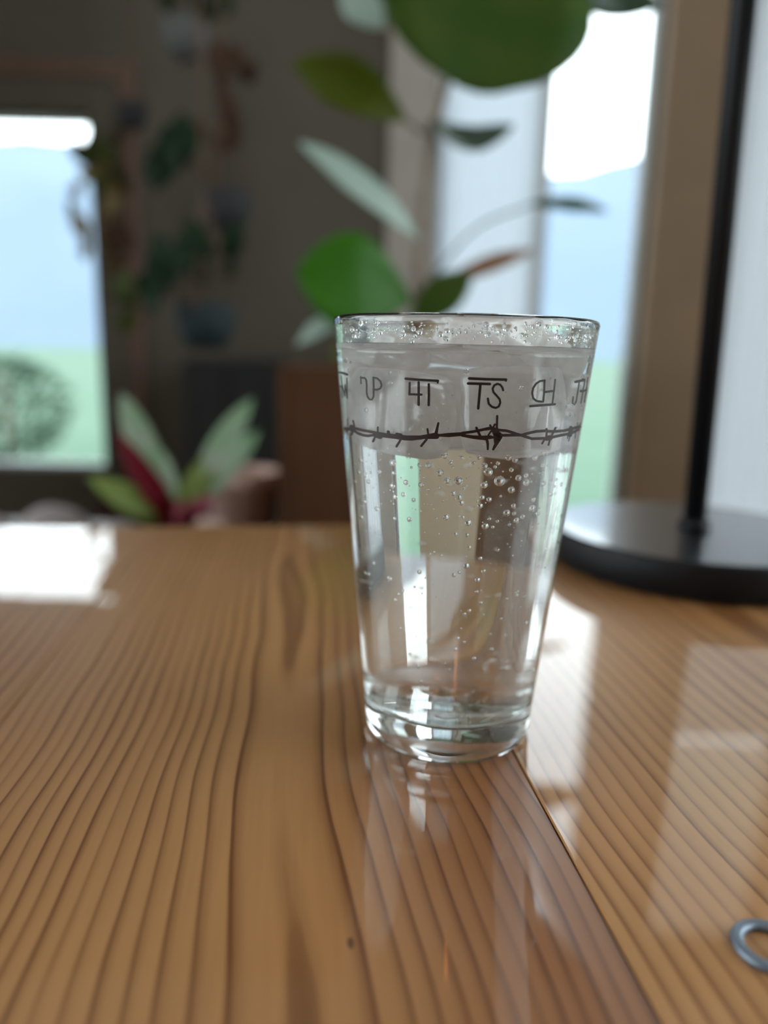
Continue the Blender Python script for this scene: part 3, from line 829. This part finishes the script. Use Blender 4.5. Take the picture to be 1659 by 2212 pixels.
for b_, t_, wd, m_, fc, bd, sh in LF:
    leaf('leaf', fp(*b_), fp(*t_), wd, m_, fig, fc, bd, 0.12, sh, 0.02, po, 0.5 if wd > 0.2 else 0.75)
stem(fp(985, 120), fp(1020, -20), fp(1085, -190, 0.98), 0.0035)
stem(fp(1010, 20), fp(1120, -40), fp(1205, -30), 0.003)
stem(fp(935, 290), fp(910, 285), fp(880, 262, 1.0))
stem(fp(932, 310), fp(930, 290), fp(925, 270, 1.0))
stem(fp(905, 560), fp(907, 540), fp(905, 515, 1.0))
stem(fp(898, 680), fp(895, 668), fp(890, 650, 1.0))
stem(fp(900, 640), fp(1020, 500, 1.02), fp(1145, 442, 1.03), 0.0022)
stem(fp(898, 670), fp(920, 640), fp(955, 612, 1.0))
stem(fp(890, 745), fp(890, 720), fp(890, 690, 0.98))
stem(fp(893, 720), fp(850, 690), fp(790, 690, 1.0))
stem(fp(893, 725), fp(870, 700), fp(850, 700, 0.96))
stem(fp(985, 120), fp(900, 80, 1.06), fp(830, 60, 1.1))

# ------------------------------------------------------------------ bench behind the table with small plants
bench_m = pine('bench_pine', 0, 0.04, 0.006, (0.13, 0.07, 0.035), (0.10, 0.05, 0.025), (0.05, 0.02, 0.01), 41, False)
bench = empty('bench', (-0.35, 1.02, Z0), 'low brown wooden bench just beyond the far table edge', 'bench')
for k in range(3):
    obj('seat_board', bx(-0.85, 0.72, -0.30 + 0.203 * k, -0.30 + 0.203 * k + 0.198, 0.485, 0.515, 0.002, 1), bench_m, bench)
for lx in (-0.78, 0.60):
    for ly in (-0.26, 0.24):
        obj('leg', bx(lx, lx + 0.05, ly, ly + 0.05, 0, 0.485, 0.003, 1), bench_m, bench)
BZ = Z0 + 0.515
terracotta = mottled('dusty_terracotta', (0.46, 0.29, 0.23), (0.52, 0.34, 0.28), 0.8, 30)
def pot_mesh(r0, r1, h, t=0.006):
    return lathe([(0, 0), (r0, 0), (r1, h * 0.8), (r1 + 0.005, h * 0.8), (r1 + 0.006, h), (r1, h), (r1 - t, h * 0.86), (r0 - t, t), (0, t)], 40)
red_m = sheet('crimson_leaf', (0.16, 0.006, 0.016), (0.22, 0.005, 0.02), 0.5, 0.35, 0.2)
pink_m = sheet('rose_leaf', (0.28, 0.06, 0.085), (0.3, 0.05, 0.08), 0.5, 0.35)
mint_m = sheet('mint_variegated_leaf', (0.28, 0.42, 0.25), (0.25, 0.42, 0.22), 0.5, 0.4, 0.2, (0.42, 0.45, 0.36))
lime_m = sheet('lime_leaf', (0.24, 0.30, 0.09), (0.3, 0.4, 0.08), 0.5, 0.4)
dusk_m = sheet('maroon_leaf', (0.05, 0.012, 0.016), (0.05, 0.01, 0.015), 0.5, 0.3)
YB = 0.95
pc = at(392, 1100, YB); pc.z = BZ
ros = empty('rosette_plant', pc, 'potted plant with crimson and pale green strap leaves beyond the table', 'plant')
obj('pot', pot_mesh(0.045, 0.06, 0.085), terracotta, ros, True)
obj('soil', lathe([(0, 0.068), (0.05, 0.068), (0.05, 0.074), (0, 0.076)], 30), soil_m, ros)
hub = pc + Vector((0, 0, 0.074))
for tipx, tipy, ty, wd, m_, sh in (
        (262, 850, 0.98, 0.048, mint_m, 0.6), (248, 930, 0.90, 0.040, red_m, 0.5), (545, 860, 1.0, 0.045, mint_m, 0.6), (190, 1030, 0.88, 0.045, lime_m, 0.55), (440, 985, 0.90, 0.035, lime_m, 0.5),
        (350, 1060, 0.84, 0.045, red_m, 0.5), (395, 1085, 0.83, 0.05, pink_m, 0.5), (470, 1070, 0.86, 0.036, pink_m, 0.5), (200, 1085, 0.90, 0.035, dusk_m, 0.5), (560, 930, 1.05, 0.04, mint_m, 0.6), (330, 960, 1.05, 0.045, mint_m, 0.55), (470, 1010, 0.92, 0.03, lime_m, 0.5)):
    leaf('leaf', hub, at(tipx, tipy, ty), wd, m_, ros, (0.05, -1, 0.5), 0.10, 0.25, sh, 0.01, pc)
pk = at(525, 1060, 1.14); pk.z = BZ
p2 = empty('terracotta_pot', pk, 'dusty pink terracotta pot beside the dark brown wooden box', 'pot')
obj('pot_body', pot_mesh(0.05, 0.066, at(525, 1015, 1.14).z - BZ), terracotta, p2, True)
obj('soil', lathe([(0, 0.07), (0.054, 0.07), (0.054, 0.078), (0, 0.08)], 30), soil_m, p2)
stone_m = mottled('grey_pink_stone', (0.24, 0.19, 0.18), (0.30, 0.27, 0.27), 0.85, 30, 0.3)
for i, (px_, py_, r_, lab) in enumerate(((118, 1040, 0.050, 'rounded grey-pink stone at the left behind the table, the larger one'), (-40, 1060, 0.044, 'rounded grey-pink stone at the far left edge, the smaller one'))):
    bm = bmesh.new(); bmesh.ops.create_icosphere(bm, subdivisions=3, radius=1)
    for v in bm.verts:
        k = 1 + 0.18 * noise.noise(v.co * 1.3 + Vector((i * 9, 0, 0)))
        v.co = Vector((v.co.x * r_ * 1.25, v.co.y * r_, v.co.z * r_)) * k
    zmin = min(v.co.z for v in bm.verts)
    q = at(px_, py_, 1.0)
    tag(obj('stone', bm, stone_m, None, True, (q.x, q.y, BZ - zmin + 0.0005)), lab, 'stone', 'stones on the bench')

# ------------------------------------------------------------------ dark corner: hanging planters, cabinet
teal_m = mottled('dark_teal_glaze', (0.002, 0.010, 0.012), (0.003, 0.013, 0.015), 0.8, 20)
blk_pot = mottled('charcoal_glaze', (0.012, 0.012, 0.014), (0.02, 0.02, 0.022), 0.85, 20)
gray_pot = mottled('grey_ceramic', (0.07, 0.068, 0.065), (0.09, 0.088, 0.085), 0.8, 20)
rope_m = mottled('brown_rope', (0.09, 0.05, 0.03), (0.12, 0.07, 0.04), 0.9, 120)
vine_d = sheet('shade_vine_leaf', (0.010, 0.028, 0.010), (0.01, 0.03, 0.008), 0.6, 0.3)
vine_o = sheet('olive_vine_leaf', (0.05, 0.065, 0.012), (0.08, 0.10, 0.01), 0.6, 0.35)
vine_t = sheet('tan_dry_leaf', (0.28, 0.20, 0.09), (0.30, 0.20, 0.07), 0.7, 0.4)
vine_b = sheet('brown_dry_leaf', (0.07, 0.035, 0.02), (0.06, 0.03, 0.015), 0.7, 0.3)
def hanging(name, px_, py_, Y, r_, pm, label, leaves, ln=0.11):
    o_ = at(px_, py_, Y)
    root = empty(name, o_, label, 'planter', 'hanging planters in the dark corner')
    h = r_ * 1.5
    obj('pot', lathe([(0, -h / 2), (r_ * 0.6, -h / 2), (r_ * 0.95, -h * 0.1), (r_, h * 0.3), (r_ * 0.92, h / 2), (r_ * 0.86, h / 2), (r_ * 0.85, h * 0.3), (0, h * 0.28)], 32), pm, root, True)
    hook = Vector((0, 0, Z1 - o_.z))
    for k in range(3):
        a = 2 * math.pi * k / 3 + 0.4
        rim = Vector((r_ * math.cos(a), r_ * math.sin(a), h * 0.3))
        kn = Vector((0, 0, h / 2 + 0.30))
        obj('rope', tube([rim, kn], 0.004, 6), rope_m, root, True)
    obj('rope', tube([Vector((0, 0, h / 2 + 0.295)), hook], 0.006, 6), rope_m, root, True)
    rg = random.Random(int(px_))
    for (lx, ly, m_, n_) in leaves:
        for k in range(n_):
            t = at(lx + rg.uniform(-45, 45), ly + rg.uniform(-45, 45), Y + rg.uniform(-0.12, 0.12))
            b_ = Vector(t) + Vector((rg.uniform(-0.05, 0.05), rg.uniform(-0.04, 0.04), ln * rg.uniform(0.5, 1)))
            leaf('leaf', b_, t, 0.055 * rg.uniform(0.7, 1.2), m_, root, (rg.uniform(-0.4, 0.4), -1, 0.4), 0.1, 0.2, 0.5, 0.01, o_)
        tube_pts = [Vector((0, 0, h * 0.4)), (at(lx, ly, Y) - o_) * 0.5 + Vector((0, 0, 0.08)), at(lx, ly, Y) - o_]
        obj('vine', tube(spline(tube_pts, 6), 0.003, 6), vine_b, root, True)
YH = 1.95
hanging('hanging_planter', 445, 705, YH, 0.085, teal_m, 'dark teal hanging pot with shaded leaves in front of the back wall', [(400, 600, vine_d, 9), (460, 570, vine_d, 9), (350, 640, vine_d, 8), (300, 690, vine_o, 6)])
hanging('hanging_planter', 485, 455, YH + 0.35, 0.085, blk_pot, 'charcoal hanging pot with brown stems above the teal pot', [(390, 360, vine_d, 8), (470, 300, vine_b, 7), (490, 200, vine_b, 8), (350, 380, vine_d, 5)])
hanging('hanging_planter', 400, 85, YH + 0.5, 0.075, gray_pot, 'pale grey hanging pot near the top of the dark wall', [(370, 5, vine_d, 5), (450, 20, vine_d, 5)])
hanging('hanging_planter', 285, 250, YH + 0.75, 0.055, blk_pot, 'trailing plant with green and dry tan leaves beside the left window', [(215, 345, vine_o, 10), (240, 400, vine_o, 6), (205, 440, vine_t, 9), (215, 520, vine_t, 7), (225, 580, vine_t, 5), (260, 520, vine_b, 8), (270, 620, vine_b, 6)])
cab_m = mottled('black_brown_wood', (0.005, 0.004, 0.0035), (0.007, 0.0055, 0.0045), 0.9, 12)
q0 = at(395, 775, 2.5); q1 = at(590, 775, 2.5)
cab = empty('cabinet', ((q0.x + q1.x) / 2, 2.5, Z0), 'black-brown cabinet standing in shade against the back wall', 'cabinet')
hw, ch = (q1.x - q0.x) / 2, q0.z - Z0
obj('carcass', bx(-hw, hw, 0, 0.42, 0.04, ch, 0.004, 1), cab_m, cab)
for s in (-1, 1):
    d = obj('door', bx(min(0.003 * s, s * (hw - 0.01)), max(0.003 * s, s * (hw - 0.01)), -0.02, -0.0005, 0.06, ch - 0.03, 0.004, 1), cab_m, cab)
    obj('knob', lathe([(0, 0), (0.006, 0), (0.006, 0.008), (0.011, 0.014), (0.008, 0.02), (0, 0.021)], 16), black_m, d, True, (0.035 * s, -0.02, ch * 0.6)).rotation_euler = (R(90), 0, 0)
for sx_ in (-hw + 0.02, hw - 0.06):
    for y_ in (0.02, 0.36):
        obj('foot', bx(sx_, sx_ + 0.04, y_, y_ + 0.04, 0, 0.04), cab_m, cab)

# ------------------------------------------------------------------ chest under the curtained pane
chest_m = mottled('tan_woven_cloth', (0.66, 0.52, 0.37), (0.70, 0.56, 0.41), 0.95, 90, 0.3)
c0, c1 = at(860, 740, 2.55), at(1190, 740, 2.55)
chest = empty('storage_chest', ((c0.x + c1.x) / 2, 2.55, Z0), 'tan cloth covered chest seen through the glass below the sheer curtain', 'chest')
hw, ch = (c1.x - c0.x) / 2, at(1090, 745, 2.55).z - Z0
obj('chest_body', bx(-hw, hw, 0, 0.34, 0.03, ch - 0.09, 0.012, 2), chest_m, chest)
obj('lid', bx(-hw - 0.008, hw + 0.008, -0.008, 0.345, ch - 0.089, ch, 0.012, 2), chest_m, chest)
for sx_ in (-hw + 0.02, hw - 0.07):
    for y_ in (0.02, 0.27):
        obj('foot', bx(sx_, sx_ + 0.05, y_, y_ + 0.05, 0, 0.03, 0.004, 1), bark_m, chest)

# ------------------------------------------------------------------ pendant lamp behind the camera
pend = empty('pendant_lamp', (0.05, -1.15, 0.72), 'warm copper pendant lamp hanging behind the viewer', 'lamp')
cop_m = mat('copper', (0.55, 0.22, 0.10), 0.35, 1.0)
obj('shade', lathe([(0.012, 0.14), (0.05, 0.12), (0.11, 0.02), (0.112, 0.02), (0.052, 0.124), (0.012, 0.144)], 40), cop_m, pend, True)
obj('cord', tube([(0, 0, 0.14), (0, 0, Z1 - 0.72)], 0.003, 8), black_m, pend)
bulb = bpy.data.lights.new('bulb', 'POINT'); bulb.energy = 2; bulb.color = (1.0, 0.34, 0.10); bulb.shadow_soft_size = 0.035
bo = bpy.data.objects.new('bulb', bulb); bo.location = (0, 0, 0.03); bo.parent = pend; C.objects.link(bo)

# ------------------------------------------------------------------ shrub outside the left window
shrub_m = sheet('conifer_green', (0.03, 0.065, 0.035), (0.03, 0.06, 0.03), 0.8, 0.3)
qs = at(20, 1000, 7.5)
shrub = empty('garden_shrub', (qs.x, 7.5, -1.15), 'dark green bushy shrub outside the left window', 'shrub')
topz = at(20, 775, 7.5).z + 1.15
obj('trunk', tube([(0, 0, -0.02), (0.03, 0, topz * 0.5), (0, 0.02, topz * 0.92)], [0.05, 0.035, 0.012]), bark_m, shrub, True)
fo = bmesh.new()
for i in range(900):
    a = rnd.uniform(0, 2 * math.pi); u = rnd.random(); zz = topz * (0.12 + 0.88 * u); rad = (0.62 * math.sin(math.pi * (0.12 + 0.8 * u)) + 0.06) * math.sqrt(rnd.random())
    p = Vector((rad * math.cos(a), rad * math.sin(a), zz))
    d = Vector((math.cos(a), math.sin(a), rnd.uniform(-0.3, 0.9))).normalized() * rnd.uniform(0.07, 0.14)
    s = d.orthogonal().normalized() * 0.025
    vv = [fo.verts.new(p - s), fo.verts.new(p + d), fo.verts.new(p + s), fo.verts.new(p + d * 0.4 + d.cross(s).normalized() * 0.02)]
    fo.faces.new((vv[0], vv[1], vv[3])); fo.faces.new((vv[1], vv[2], vv[3])); fo.faces.new((vv[2], vv[0], vv[3]))
tag(obj('foliage', fo, shrub_m, shrub), kind='stuff')
